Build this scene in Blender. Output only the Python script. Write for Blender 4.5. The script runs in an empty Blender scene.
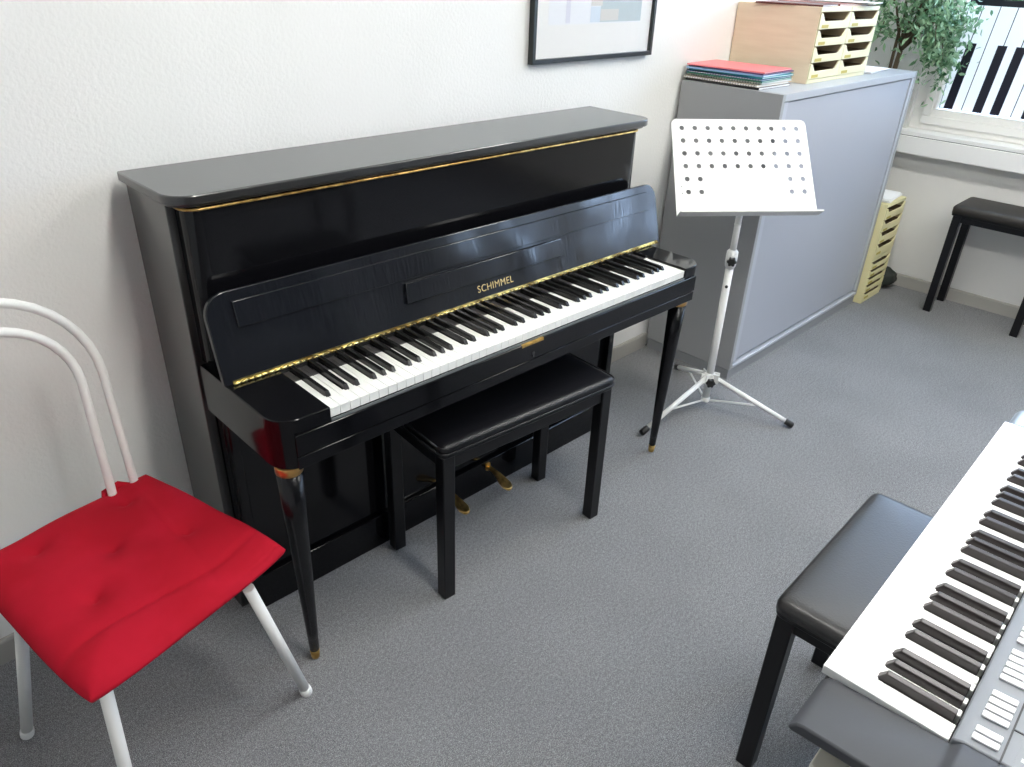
import bpy, bmesh, math, random
from math import pi, sin, cos, radians
from mathutils import Vector, Matrix
S = bpy.context.scene
COL = S.collection
R = random.Random(7)

# ------------------------------------------------------------------ materials
def mat(name, col, rough=.5, metal=0., spec=.5, coat=0., emis=None, estr=0., trans=0.):
    m = bpy.data.materials.new(name); m.use_nodes = True
    b = m.node_tree.nodes['Principled BSDF']
    b.inputs['Base Color'].default_value = (*col, 1)
    b.inputs['Roughness'].default_value = rough
    b.inputs['Metallic'].default_value = metal
    b.inputs['Specular IOR Level'].default_value = spec
    b.inputs['Coat Weight'].default_value = coat
    b.inputs['Coat Roughness'].default_value = .06
    if emis:
        b.inputs['Emission Color'].default_value = (*emis, 1)
        b.inputs['Emission Strength'].default_value = estr
    if trans: b.inputs['Transmission Weight'].default_value = trans
    return m

def noise_mix(m, c1, c2, scale, detail=3, lo=.4, hi=.6, obj=True, stretch=None):
    nt = m.node_tree; N = nt.nodes; L = nt.links
    b = N['Principled BSDF']
    tc = N.new('ShaderNodeTexCoord'); mp = N.new('ShaderNodeMapping')
    L.new(tc.outputs['Object'], mp.inputs['Vector'])
    if stretch: mp.inputs['Scale'].default_value = stretch
    n = N.new('ShaderNodeTexNoise'); n.inputs['Scale'].default_value = scale; n.inputs['Detail'].default_value = detail
    L.new(mp.outputs['Vector'], n.inputs['Vector'])
    r = N.new('ShaderNodeMapRange'); r.inputs['From Min'].default_value = lo; r.inputs['From Max'].default_value = hi
    L.new(n.outputs['Fac'], r.inputs['Value'])
    mx = N.new('ShaderNodeMix'); mx.data_type = 'RGBA'
    mx.inputs['A'].default_value = (*c1, 1); mx.inputs['B'].default_value = (*c2, 1)
    L.new(r.outputs['Result'], mx.inputs['Factor']); L.new(mx.outputs['Result'], b.inputs['Base Color'])
    return n, mp, mx

def bump(m, scale, strength, dist=.001, detail=4, stretch=None, tex='noise'):
    nt = m.node_tree; N = nt.nodes; L = nt.links
    b = N['Principled BSDF']
    tc = N.new('ShaderNodeTexCoord'); mp = N.new('ShaderNodeMapping')
    L.new(tc.outputs['Object'], mp.inputs['Vector'])
    if stretch: mp.inputs['Scale'].default_value = stretch
    if tex == 'noise':
        n = N.new('ShaderNodeTexNoise'); n.inputs['Scale'].default_value = scale; n.inputs['Detail'].default_value = detail
        out = n.outputs['Fac']
    else:
        n = N.new('ShaderNodeTexVoronoi'); n.inputs['Scale'].default_value = scale; out = n.outputs['Distance']
    L.new(mp.outputs['Vector'], n.inputs['Vector'])
    bp = N.new('ShaderNodeBump'); bp.inputs['Strength'].default_value = strength; bp.inputs['Distance'].default_value = dist
    L.new(out, bp.inputs['Height']); L.new(bp.outputs['Normal'], b.inputs['Normal'])
    return n

M = {}
M['plaster'] = mat('plaster', (.80, .785, .75), .75, spec=.3)
noise_mix(M['plaster'], (.82, .815, .79), (.80, .795, .765), 3, 4, .35, .65)
bump(M['plaster'], 110, .5, .003, 5)
M['wall_paint'] = mat('wall_paint', (.80, .79, .765), .7); bump(M['wall_paint'], 60, .2, .002, 4)
M['ceiling'] = mat('ceiling', (.85, .85, .83), .8)
M['carpet'] = mat('carpet', (.2, .2, .2), .95, spec=.1)
def carpet():
    m = M['carpet']; nt = m.node_tree; N = nt.nodes; L = nt.links; b = N['Principled BSDF']
    tc = N.new('ShaderNodeTexCoord')
    def nz(s, d):
        n = N.new('ShaderNodeTexNoise'); n.inputs['Scale'].default_value = s; n.inputs['Detail'].default_value = d
        L.new(tc.outputs['Object'], n.inputs['Vector']); return n
    n1 = nz(430, 4); n2 = nz(120, 3); n3 = nz(2.2, 3)
    ramp = N.new('ShaderNodeValToRGB'); e = ramp.color_ramp.elements
    e[0].position = .33; e[0].color = (.105, .108, .118, 1)
    e[1].position = .68; e[1].color = (.42, .42, .425, 1)
    x = ramp.color_ramp.elements.new(.5); x.color = (.222, .224, .234, 1)
    L.new(n1.outputs['Fac'], ramp.inputs['Fac'])
    mx = N.new('ShaderNodeMix'); mx.data_type = 'RGBA'; mx.blend_type = 'OVERLAY'; mx.inputs['Factor'].default_value = .45
    L.new(ramp.outputs['Color'], mx.inputs['A']); L.new(n2.outputs['Fac'], mx.inputs['B'])
    mx2 = N.new('ShaderNodeMix'); mx2.data_type = 'RGBA'; mx2.blend_type = 'OVERLAY'; mx2.inputs['Factor'].default_value = .2
    L.new(mx.outputs['Result'], mx2.inputs['A']); L.new(n3.outputs['Fac'], mx2.inputs['B'])
    L.new(mx2.outputs['Result'], b.inputs['Base Color'])
    bp = N.new('ShaderNodeBump'); bp.inputs['Strength'].default_value = .8; bp.inputs['Distance'].default_value = .004
    L.new(n1.outputs['Fac'], bp.inputs['Height']); L.new(bp.outputs['Normal'], b.inputs['Normal'])
carpet()
M['baseboard'] = mat('baseboard', (.36, .35, .32), .55)
M['lacquer'] = mat('black_lacquer', (.004, .004, .005), .10, spec=.34)
bump(M['lacquer'], 9, .03, .01, 2)
M['satin'] = mat('satin_black', (.012, .012, .012), .3, spec=.8, coat=.6); bump(M['satin'], 140, .08, .001, 3)
M['side_black'] = mat('worn_side_black', (.022, .0215, .020), .36, spec=.8, coat=.6); bump(M['side_black'], 150, .06, .001, 3)
M['fall'] = mat('streaked_lacquer', (.008, .009, .012), .2, spec=.5, coat=.0)
def fallm():
    m = M['fall']; nt = m.node_tree; N = nt.nodes; L = nt.links; b = N['Principled BSDF']
    tc = N.new('ShaderNodeTexCoord'); mp = N.new('ShaderNodeMapping'); mp.inputs['Scale'].default_value = (60, 2, 5); mp.inputs['Rotation'].default_value = (0, .35, 0)
    L.new(tc.outputs['Object'], mp.inputs['Vector'])
    n = N.new('ShaderNodeTexNoise'); n.inputs['Scale'].default_value = 3; n.inputs['Detail'].default_value = 6
    L.new(mp.outputs['Vector'], n.inputs['Vector'])
    r = N.new('ShaderNodeMapRange'); r.inputs['To Min'].default_value = .10; r.inputs['To Max'].default_value = .25
    r.inputs['From Min'].default_value = .3; r.inputs['From Max'].default_value = .7
    L.new(n.outputs['Fac'], r.inputs['Value']); L.new(r.outputs['Result'], b.inputs['Roughness'])
    n2 = N.new('ShaderNodeTexNoise'); n2.inputs['Scale'].default_value = 3.2; n2.inputs['Detail'].default_value = 1
    L.new(tc.outputs['Object'], n2.inputs['Vector'])
    bp = N.new('ShaderNodeBump'); bp.inputs['Strength'].default_value = .8; bp.inputs['Distance'].default_value = .02
    L.new(n2.outputs['Fac'], bp.inputs['Height']); L.new(bp.outputs['Normal'], b.inputs['Normal'])
fallm()
M['brass'] = mat('brass', (.72, .47, .16), .28, 1.); noise_mix(M['brass'], (.80, .56, .20), (.45, .27, .08), 40, 4)
M['hinge'] = mat('hinge_brass', (.85, .68, .25), .3, 1.); noise_mix(M['hinge'], (.90, .74, .30), (.30, .20, .06), 26, 3, .42, .58)
M['copper'] = mat('ferrule', (.62, .36, .12), .3, .9)
M['gold'] = mat('gold_letter', (.80, .58, .25), .35, .7)
M['ivory'] = mat('white_key', (.86, .86, .82), .18, spec=.5)
M['shaded_stick'] = mat('shaded_key_stick', (.045, .043, .045), .4)  # raw wood, with the shade behind the keytops painted into its colour
M['ebony'] = mat('black_key', (.008, .008, .008), .22, spec=.5)
M['greyfelt'] = mat('grey_key_strip', (.13, .14, .14), .5)
M['leg_black'] = mat('leg_black', (.004, .004, .005), .25, spec=.35)
M['felt'] = mat('dark_felt', (.01, .01, .01), .9)
M['leather'] = mat('black_leather', (.007, .007, .009), .34, spec=.45); bump(M['leather'], 260, .25, .0008, 3, tex='vor')
M['leather2'] = mat('grey_black_leather', (.022, .021, .021), .40, spec=.6); bump(M['leather2'], 230, .3, .0008, 3, tex='vor')
M['leather3'] = mat('dull_leather', (.03, .026, .022), .5); bump(M['leather3'], 230, .3, .0008, 3, tex='vor')
M['black_wood'] = mat('black_wood', (.005, .005, .006), .32, spec=.35)
M['red'] = mat('red_cotton', (.40, .008, .022), .85, spec=.12)
noise_mix(M['red'], (.41, .008, .023), (.36, .006, .017), 9, 3)
M['white_steel'] = mat('white_enamel', (.80, .80, .77), .35)
M['white_paint'] = mat('white_stand', (.84, .84, .82), .38)
M['black_plastic'] = mat('black_plastic', (.015, .015, .015), .4)
M['dark_wall'] = mat('unseen_dark_wall', (.10, .10, .105), .9)  # plain unseen wall, made dark so the piano lacquer reflects black
M['cab_side'] = mat('cabinet_end', (.34, .345, .35), .45); bump(M['cab_side'], 300, .04, .001)
M['cab_front'] = mat('cabinet_front', (.39, .41, .46), .34, spec=.5)
M['cab_frame'] = mat('cabinet_frame', (.46, .48, .53), .4)
M['cab_top'] = mat('cabinet_top', (.42, .44, .47), .4)
M['dark_gap'] = mat('dark_gap', (.02, .02, .02), .8)
M['ply'] = mat('plywood', (.74, .56, .40), .6); noise_mix(M['ply'], (.80, .67, .49), (.75, .62, .44), 6, 4, .35, .65, stretch=(1, 1, 8))
M['cream'] = mat('cream_lacquer', (.72, .67, .43), .5)
M['cream2'] = mat('yellowed_cream', (.74, .68, .38), .5)
M['tag'] = mat('yellow_tag', (.48, .38, .07), .6)
M['tray_in'] = mat('tray_inside', (.17, .12, .07), .8)
M['paper'] = mat('paper', (.86, .85, .83), .7)
M['pframe'] = mat('picture_black', (.012, .016, .016), .3)
M['frame_side'] = mat('picture_frame_edge', (.62, .57, .45), .5)
M['winframe'] = mat('window_white', (.90, .89, .86), .35)
M['sill'] = mat('sill_white', (.92, .92, .91), .35)
M['kb_body'] = mat('keyboard_grey', (.062, .065, .074), .5, spec=.35); bump(M['kb_body'], 400, .1, .0006)
M['kb_dark'] = mat('keyboard_dark', (.02, .02, .022), .45)
M['kb_panel'] = mat('keyboard_panel', (.22, .235, .26), .4)
M['kb_end'] = mat('keyboard_end', (.30, .36, .43), .3)
M['kb_key'] = mat('plastic_key', (.88, .88, .87), .25)
M['kb_black'] = mat('plastic_black_key', (.030, .024, .024), .28)
M['button'] = mat('button_white', (.85, .85, .86), .4)
M['print'] = mat('panel_print', (.75, .77, .80), .5)
M['trunk'] = mat('bark', (.10, .07, .04), .9)
M['soil'] = mat('terracotta_pot', (.05, .05, .045), .6)
M['item_dark'] = mat('dark_item', (.016, .022, .018), .6)
M['ink'] = mat('black_print', (.008, .008, .02), .4)
M['bar'] = mat('printed_line', (.03, .035, .04), .5)

def leafmat(name, c1, c2):
    m = mat(name, c1, .45); nt = m.node_tree; N = nt.nodes; L = nt.links; b = N['Principled BSDF']
    g = N.new('ShaderNodeNewGeometry'); mx = N.new('ShaderNodeMix'); mx.data_type = 'RGBA'
    mx.inputs['A'].default_value = (*c1, 1); mx.inputs['B'].default_value = (*c2, 1)
    L.new(g.outputs['Random Per Island'], mx.inputs['Factor']); L.new(mx.outputs['Result'], b.inputs['Base Color'])
    tr = N.new('ShaderNodeBsdfTranslucent'); L.new(mx.outputs['Result'], tr.inputs['Color'])
    ms = N.new('ShaderNodeMixShader'); ms.inputs['Fac'].default_value = .35
    L.new(b.outputs['BSDF'], ms.inputs[1]); L.new(tr.outputs['BSDF'], ms.inputs[2])
    L.new(ms.outputs['Shader'], N['Material Output'].inputs['Surface'])
    return m
M['leaf'] = leafmat('leaf', (.035, .13, .05), (.46, .66, .42))
M['hedge'] = leafmat('hedge_leaf', (.05, .11, .03), (.30, .38, .10))

def sheetmat():
    m = mat('window_print_sheet', (.88, .88, .87), .5); nt = m.node_tree; N = nt.nodes; L = nt.links; b = N['Principled BSDF']
    tr = N.new('ShaderNodeBsdfTranslucent'); tr.inputs['Color'].default_value = (.92, .90, .90, 1)
    ms = N.new('ShaderNodeMixShader'); ms.inputs['Fac'].default_value = .28
    L.new(b.outputs['BSDF'], ms.inputs[1]); L.new(tr.outputs['BSDF'], ms.inputs[2])
    L.new(ms.outputs['Shader'], N['Material Output'].inputs['Surface'])
    return m
M['sheet'] = sheetmat()
def glassmat():
    m = bpy.data.materials.new('window_glass'); m.use_nodes = True; nt = m.node_tree; N = nt.nodes; L = nt.links
    N.remove(N['Principled BSDF'])
    t = N.new('ShaderNodeBsdfTransparent'); g = N.new('ShaderNodeBsdfGlossy'); g.inputs['Roughness'].default_value = .02
    t.inputs['Color'].default_value = (.98, .98, .98, 1)
    f = N.new('ShaderNodeLayerWeight'); pw = N.new('ShaderNodeMath'); pw.operation = 'POWER'; pw.inputs[1].default_value = 5
    L.new(f.outputs['Facing'], pw.inputs[0]); ma = N.new('ShaderNodeMath'); ma.operation = 'MULTIPLY_ADD'; ma.inputs[1].default_value = .85; ma.inputs[2].default_value = .05
    L.new(pw.outputs['Value'], ma.inputs[0])
    ms = N.new('ShaderNodeMixShader'); L.new(ma.outputs['Value'], ms.inputs['Fac'])
    L.new(t.outputs['BSDF'], ms.inputs[1]); L.new(g.outputs['BSDF'], ms.inputs[2])
    L.new(ms.outputs['Shader'], N['Material Output'].inputs['Surface'])
    return m
M['glass'] = glassmat()

# ------------------------------------------------------------------ helpers
def B(): return bmesh.new()
def box(bm, x0, x1, y0, y1, z0, z1, mi=0, T=None):
    vs = [Vector((x, y, z)) for x in (x0, x1) for y in (y0, y1) for z in (z0, z1)]
    if T: vs = [T(v) if callable(T) else T @ v for v in vs]
    v = [bm.verts.new(q) for q in vs]
    for f in ((0, 1, 3, 2), (4, 6, 7, 5), (0, 4, 5, 1), (2, 3, 7, 6), (0, 2, 6, 4), (1, 5, 7, 3)):
        bm.faces.new([v[i] for i in f]).material_index = mi
    return v
def prism(bm, pts, z0, z1, T=None, mi=0):
    """pts: plan outline; extruded from z0 to z1"""
    T = T or (lambda v: v)
    a = [bm.verts.new(T(Vector((x, y, z0)))) for x, y in pts]
    b = [bm.verts.new(T(Vector((x, y, z1)))) for x, y in pts]
    n = len(pts)
    bm.faces.new(a[::-1]).material_index = mi; bm.faces.new(b).material_index = mi
    for i in range(n):
        bm.faces.new((a[i], a[(i+1) % n], b[(i+1) % n], b[i])).material_index = mi
def arc(cx, cy, r, a0, a1, n=8, ry=None):
    ry = ry or r
    return [(cx+r*cos(radians(a0+(a1-a0)*i/n)), cy+ry*sin(radians(a0+(a1-a0)*i/n))) for i in range(n+1)]
def rrect(x0, x1, y0, y1, r, n=6, corners='all'):
    p = []
    for k, (cx, cy, a) in enumerate(((x0+r, y0+r, 180), (x1-r, y0+r, 270), (x1-r, y1-r, 0), (x0+r, y1-r, 90))):
        if corners == 'all' or k in corners: p += arc(cx, cy, r, a, a+90, n)
        else: p.append(((x0, y0), (x1, y0), (x1, y1), (x0, y1))[k])
    return p
def frame_at(d):
    d = d.normalized(); a = Vector((0, 0, 1)) if abs(d.z) < .9 else Vector((1, 0, 0))
    u = d.cross(a).normalized(); return u, d.cross(u).normalized()
def tube(bm, pts, rad, n=14, mi=0, caps=True):
    pts = [Vector(p) for p in pts]; rad = rad if isinstance(rad, (list, tuple)) else [rad]*len(pts)
    prev = None; rings = []
    for i, p in enumerate(pts):
        d = (pts[min(i+1, len(pts)-1)]-pts[max(i-1, 0)]).normalized()
        if prev is None: u, w = frame_at(d)
        else:
            u = (prev - d*prev.dot(d)).normalized(); w = d.cross(u)
        prev = u
        rings.append([bm.verts.new(p+(u*cos(2*pi*k/n)+w*sin(2*pi*k/n))*rad[i]) for k in range(n)])
    for a, b in zip(rings, rings[1:]):
        for k in range(n):
            f = bm.faces.new((a[k], a[(k+1) % n], b[(k+1) % n], b[k])); f.smooth = True; f.material_index = mi
    if caps:
        bm.faces.new(rings[0][::-1]).material_index = mi; bm.faces.new(rings[-1]).material_index = mi
def lathe(bm, prof, c=(0, 0), n=24, mi=0):
    """prof: [(r,z)]"""
    tube(bm, [(c[0], c[1], z) for r, z in prof], [r for r, z in prof], n, mi)
def empty(name, label, cat, loc=(0, 0, 0), rz=0, group=None):
    o = bpy.data.objects.new(name, None); COL.objects.link(o); o.location = loc; o.rotation_euler = (0, 0, rz)
    o.empty_display_size = .1
    tag(o, label, cat, group); return o
def tag(o, label, cat, group=None):
    o['label'] = label; o['category'] = cat
    if group: o['group'] = group
    return o
def obj(name, bm, ms, parent=None, bevel=0, seg=2, label=None, smooth=False, kind=None, sub=0):
    bmesh.ops.recalc_face_normals(bm, faces=bm.faces)
    if smooth:
        for f in bm.faces: f.smooth = True
    me = bpy.data.meshes.new(name); bm.to_mesh(me); bm.free()
    o = bpy.data.objects.new(name, me); COL.objects.link(o)
    for m in (ms if isinstance(ms, (list, tuple)) else [ms]): me.materials.append(m)
    if parent: o.parent = parent
    if bevel:
        md = o.modifiers.new('bevel', 'BEVEL'); md.width = bevel; md.segments = seg; md.limit_method = 'ANGLE'
        md.angle_limit = radians(40); md.harden_normals = False
        for p in me.polygons: p.use_smooth = True
        try: me.set_sharp_from_angle(angle=radians(50))
        except Exception: pass
    if sub:
        md = o.modifiers.new('sub', 'SUBSURF'); md.levels = sub; md.render_levels = sub
    if label: o['label'] = label
    if kind: o['kind'] = kind
    return o
def struct(name, bm, m, **k):
    return obj(name, bm, m, kind='structure', **k)
def copy_tree(o, parent=None):
    c = o.copy(); COL.objects.link(c)
    if parent: c.parent = parent
    for ch in list(o.children):
        copy_tree(ch, c)
    return c
def text_mesh(body, size, depth):
    cu = bpy.data.curves.new('lettering', 'FONT'); cu.body = body; cu.size = size; cu.extrude = depth
    cu.align_x = 'CENTER'; cu.align_y = 'CENTER'; cu.space_character = 1.12
    t = bpy.data.objects.new('lettering', cu); COL.objects.link(t)
    dg = bpy.context.evaluated_depsgraph_get(); dg.update()
    me = bpy.data.meshes.new_from_object(t.evaluated_get(dg))
    bpy.data.objects.remove(t); bpy.data.curves.remove(cu); return me

# ------------------------------------------------------------------ room
LAMP = 17.5
XW = 3.846; XL = -2.2; YB = -7.0; H = 2.65
b = B(); box(b, XL-.1, XW+.2, YB-.1, .1, -.1, 0); struct('floor', b, M['carpet'])
b = B(); box(b, XL-.1, XW+.2, YB-.1, .1, H, H+.1); struct('ceiling', b, M['ceiling'])
b = B(); box(b, XL-.1, XW+.2, 0, .1, 0, H); struct('wall_back', b, M['plaster'])
b = B(); box(b, XL-.1, XL, YB, 0, 0, H); struct('wall_left', b, M['wall_paint'])
b = B(); box(b, XL-.1, XW+.2, YB-.1, YB, 0, H); struct('wall_front', b, M['dark_wall'])  # out of view; set far back and dark to deepen piano reflections
# window wall: parapet, lintel, piers
b = B(); box(b, XW, XW+.2, YB, 0, 0, .72); box(b, XW, XW+.2, YB, 0, 2.35, H); box(b, XW, XW+.2, -.31, 0, .72, 2.35); box(b, XW, XW+.2, YB, -4.25, .72, 2.35); box(b, XW, XW+.2, -3.71, -3.04, .72, 2.35); box(b, XW, XW+.2, -2.36, -1.61, .72, 2.35)
struct('wall_right', b, M['wall_paint'])
b = B(); prism(b, [(0, 0), (-.012, 0), (-.012, .060), (-.008, .067), (0, .067)], XL, 2.112, T=lambda v: Vector((v.z, v.x, v.y)))
struct('baseboard_back', b, M['baseboard'])
b = B(); prism(b, [(0, 0), (-.012, 0), (-.012, .060), (-.008, .067), (0, .067)], YB, -.014, T=lambda v: Vector((XW+v.x, v.z, v.y)))
struct('baseboard_right', b, M['baseboard'])
b = B(); prism(b, rrect(3.765, 3.93, .715, .803, .006), YB+.05, -.005, T=lambda v: Vector((v.x, v.z, v.y)))
struct('trim_1', b, M['sill'])   # deep window board
b = B(); box(b, 3.772, 3.93, YB+.05, -.005, .8031, .8055); struct('trim_2', b, M['bar'])
b = B(); box(b, 3.768, 3.93, YB+.05, -.005, .8056, .8255); struct('trim_3', b, M['sill'], bevel=.003)
# window frames
xg = 3.92
wins = [(-1.62, -.30), (-3.05, -2.35), (-4.26, -3.70)]
for i, (y0, y1) in enumerate(wins):
    b = B(); z0, z1 = .826, 2.35
    box(b, xg-.035, xg+.05, y0, y1, z0, z0+.105); box(b, xg-.035, xg+.05, y0, y1, z1-.08, z1)
    box(b, xg-.035, xg+.05, y0, y0+.06, z0+.105, z1-.08); box(b, xg-.035, xg+.05, y1-.115, y1, z0+.105, z1-.08)
    # raised moulding near the glass
    box(b, xg-.047, xg-.035, y0+.03, y1-.06, z0+.03, z0+.072); box(b, xg-.047, xg-.035, y1-.10, y1-.06, z0+.072, z1-.05)
    w = struct('window_%d' % (i+1), b, M['winframe'], bevel=.004)
    g = B(); box(g, xg+.012, xg+.018, y0+.06, y1-.115, z0+.105, z1-.08)
    obj('pane', g, M['glass'], w)
    # portal light for the daylight that enters here
    la = bpy.data.lights.new('daylight_portal', 'AREA'); la.shape = 'RECTANGLE'
    la.size = (y1-y0)-.1; la.size_y = 1.5
    lo = bpy.data.objects.new('daylight_portal', la); COL.objects.link(lo)
    lo.location = (xg+.06, (y0+y1)/2, 1.62); lo.rotation_euler = (0, radians(90), 0)
    la.cycles.is_portal = True
    lo.rotation_euler = Vector((1, 0, 0)).to_track_quat('Z', 'Y').to_euler()
# printed sheets with a piano-key pattern behind the first window's glass
def key_sheet(y1, y0, first_line, label):
    b = B(); xs = xg+.008; zb, zt, zk = .934, 1.412, 1.246
    box(b, xs, xs+.001, y0, y1, zb, zt, 0)
    n = int((first_line-y0)/.0755)+1
    sh = lambda v: Vector((v.x, v.y-.072*(v.z-zb), v.z))
    for k in range(n):
        y = first_line-.0755*k
        if y < y0+.07: break
        box(b, xs-.0006, xs-.0001, y-.0021, y+.0021, zb, zt-.0005, 1, T=sh)
        if k % 7 not in (1, 4):
            dy = {0: -.011, 2: .003, 3: -.002, 5: .010, 6: 0}.get(k % 7, -.009)
            box(b, xs-.0016, xs-.0006, y+dy-.021, y+dy+.021, zb+.003, zk, 2, T=sh)
    box(b, xs-.0006, xs-.0001, y0, y1, zb, zb+.0025, 1); box(b, xs, xs+.001, y0, y1, zt+.0002, zt+.030, 2)
    box(b, xs-.0006, xs-.0001, y1-.003, y1, zb, zt, 1)
    o = obj('window_sticker', b, [M['sheet'], M['bar'], M['ink']])
    tag(o, label, 'window sticker')
key_sheet(-.416, -1.56, -.447, 'white window sticker printed with large black and white piano keys')

# outside: ground and a hedge beyond the window
b = B(); box(b, 4.4, 40, -25, 25, -.6, -.5); g = obj('lawn', b, mat('lawn', (.07, .13, .03), .9), kind='structure')
def hedge():
    b = B(); rr = random.Random(3)
    for i in range(3200):
        c = Vector((rr.uniform(9, 10.6), rr.uniform(-6.5, 3.5), rr.uniform(-.5, 1.75)))
        d = Vector((rr.gauss(0, 1), rr.gauss(0, 1), rr.gauss(0, 1))).normalized(); u, w = frame_at(d); s = rr.uniform(.06, .12)
        v = [b.verts.new(c+u*s), b.verts.new(c+w*s*.5), b.verts.new(c-u*s), b.verts.new(c-w*s*.5)]
        b.faces.new(v)
    box(b, 9.4, 10.2, -6.5, 3.5, -.5, 1.5)
    o = obj('hedge', b, M['hedge']); tag(o, 'green leafy hedge outside, glimpsed above the piano-key window sticker', 'hedge')
hedge()

# ceiling lamps
lm = mat('lamp_diffuser', (.9, .9, .9), .5, emis=(1, .985, .945), estr=LAMP)
def lamp(x, y, lab):
    t = empty('ceiling_lamp', lab, 'ceiling lamp', (x, y, H), radians(90), 'ceiling lamps')
    b = B(); box(b, -.62, .62, -.12, .12, -.06, 0); obj('housing', b, M['white_paint'], t, bevel=.004)
    b = B(); box(b, -.60, .60, -.105, .105, -.068, -.0605); obj('diffuser', b, lm, t)
for x, nx in ((.35, 'left'), (2.3, 'right')):
    for y, ny in ((-1.35, 'row nearer the piano wall'), (-2.9, 'far row from the piano wall')):
        lamp(x, y, 'long white ceiling lamp, %s one of the %s' % (nx, ny))

# ------------------------------------------------------------------ PIANO
PR = -.022
P = empty('upright_piano', 'black upright piano with open lid over its keys, standing against the white wall', 'piano', (0, 0, 0), PR)
K0, KW = .1348, 1.2225/52
KZ, KY = .7304, -.5807
for x0, x1 in ((.013, .036), (1.457, 1.480)):
    b = B(); box(b, x0, x1, -.233, -.03, 0.0, 1.0845); obj('side_panel', b, M['side_black'], P, bevel=.002)
b = B()
prism(b, rrect(0, 1.509, -.298, -.029, .055, 8, (0, 1)), 1.0915, 1.1115)
prism(b, rrect(.008, 1.50, -.288, -.031, .05, 8, (0, 1)), 1.085, 1.0915)
obj('top_lid', b, M['satin'], P, bevel=.003)
b = B(); prism(b, rrect(.030, 1.463, -.283, -.05, .034, 10, (0, 1)), .735, 1.0845); obj('upper_panel', b, M['lacquer'], P, bevel=.001)
b = B()
tube(b, [(.0285, -.235, 1.0795)]+[(x, y, 1.0795) for x, y in arc(.064, -.250, .0355, 180, 270, 10)]+[(x, y, 1.0795) for x, y in arc(1.429, -.250, .0355, 270, 360, 10)]+[(1.4645, -.235, 1.0795)], .0032, 8)
obj('brass_trim', b, M['brass'], P)
b = B(); box(b, .0365, 1.4565, -.262, -.045, .112, .6215)
obj('lower_panel', b, M['lacquer'], P, bevel=.002)
b = B(); box(b, .0365, 1.4565, -.275, -.05, .0, .109); obj('bottom_rail', b, M['lacquer'], P, bevel=.003)
b = B(); box(b, .0365, 1.4565, -.044, -.032, 0, 1.08); obj('back_board', b, M['black_wood'], P)
for x in (.05, 1.43):
    b = B(); box(b, x-.012, x+.012, -.285, -.2625, .112, .62); obj('corner_stile', b, M['lacquer'], P, bevel=.004)
# arms
for s in (0, 1):
    if s == 0: x0, x1, cn = .015, K0-.0015, (0,)
    else: x0, x1, cn = K0+1.2225+.0015, 1.452, (1,)
    b = B(); prism(b, rrect(x0, x1, -.584, -.2505, .055, 10, cn), .623, .7365)
    obj('arm', b, M['lacquer'], P, bevel=.002)
b = B(); box(b, K0-.001, K0+1.2235, -.575, -.2505, .6225, .700); obj('keybed', b, M['lacquer'], P)
b = B(); box(b, .050, 1.415, -.5885, -.5835, .655, .7035); obj('key_slip', b, M['lacquer'], P, bevel=.0015)
b = B(); box(b, K0, K0+1.2225, -.5840, -.5815, .699, .7085); obj('key_strip', b, M['greyfelt'], P)
b = B(); box(b, .050, 1.415, -.587, -.5835, .6235, .652); obj('bottom_slip', b, M['lacquer'], P, bevel=.0015)
b = B(); box(b, .667, .742, -.5900, -.5887, .697, .7036); box(b, .667, .742, -.5887, -.584, .7036, .7048); obj('lock_plate', b, M['brass'], P)
b = B(); tube(b, [(.708, -.590, .671), (.708, -.5888, .671)], .005, 12); box(b, .706, .710, -.5905, -.5888, .660, .671); obj('keyhole', b, M['kb_dark'], P)
# white keys
def white_key(x0, x1, notch_l, notch_r):
    b = B(); yf, yn, yb = KY, -.530, -.438
    pts = [(x0, yf), (x1, yf), (x1, yn), (x1-notch_r, yn), (x1-notch_r, yb), (x0+notch_l, yb), (x0+notch_l, yn), (x0, yn)]
    q = [pts[0]]
    for p in pts[1:]:
        if (p[0]-q[-1][0])**2+(p[1]-q[-1][1])**2 > 1e-10: q.append(p)
    prism(b, q, KZ-.003, KZ, mi=0)
    box(b, x0, x1, yf+.001, yf+.004, KZ-.021, KZ-.0031, 0)
    box(b, x0+notch_l, x1-notch_r, yb+.0005, -.385, KZ-.02, KZ-.001, 1)
    return obj('white_key', b, [M['ivory'], M['shaded_stick']], P, bevel=.0006, seg=1)
seq = 'ABCDEFG'
for i in range(52):
    n = seq[i % 7]; x0 = K0+i*KW+.0006; x1 = x0+KW-.0012
    nl = {'A': .005, 'B': .009, 'C': 0, 'D': .005, 'E': .009, 'F': 0, 'G': .005}[n]
    nr = {'A': .005, 'B': 0, 'C': .009, 'D': .005, 'E': 0, 'F': .009, 'G': .005}[n]
    if i == 0: nl = 0
    if i == 51: nr = 0
    white_key(x0, x1, nl, nr)
bk = B()
def black_key_mesh(b, w, yf, yb, z0, z1):
    v = [b.verts.new(q) for q in ((-w/2, yf, z0), (w/2, yf, z0), (w/2, yb, z0), (-w/2, yb, z0),
         (-w*.40, yf+.008, z1-.001), (w*.40, yf+.008, z1-.001), (w*.40, yb, z1), (-w*.40, yb, z1))]
    for f in ((0, 3, 2, 1), (4, 5, 6, 7), (0, 1, 5, 4), (1, 2, 6, 5), (2, 3, 7, 6), (3, 0, 4, 7)): b.faces.new([v[i] for i in f])
black_key_mesh(bk, .0112, -.538, -.386, KZ-.002, KZ+.0115)
first = None
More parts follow.
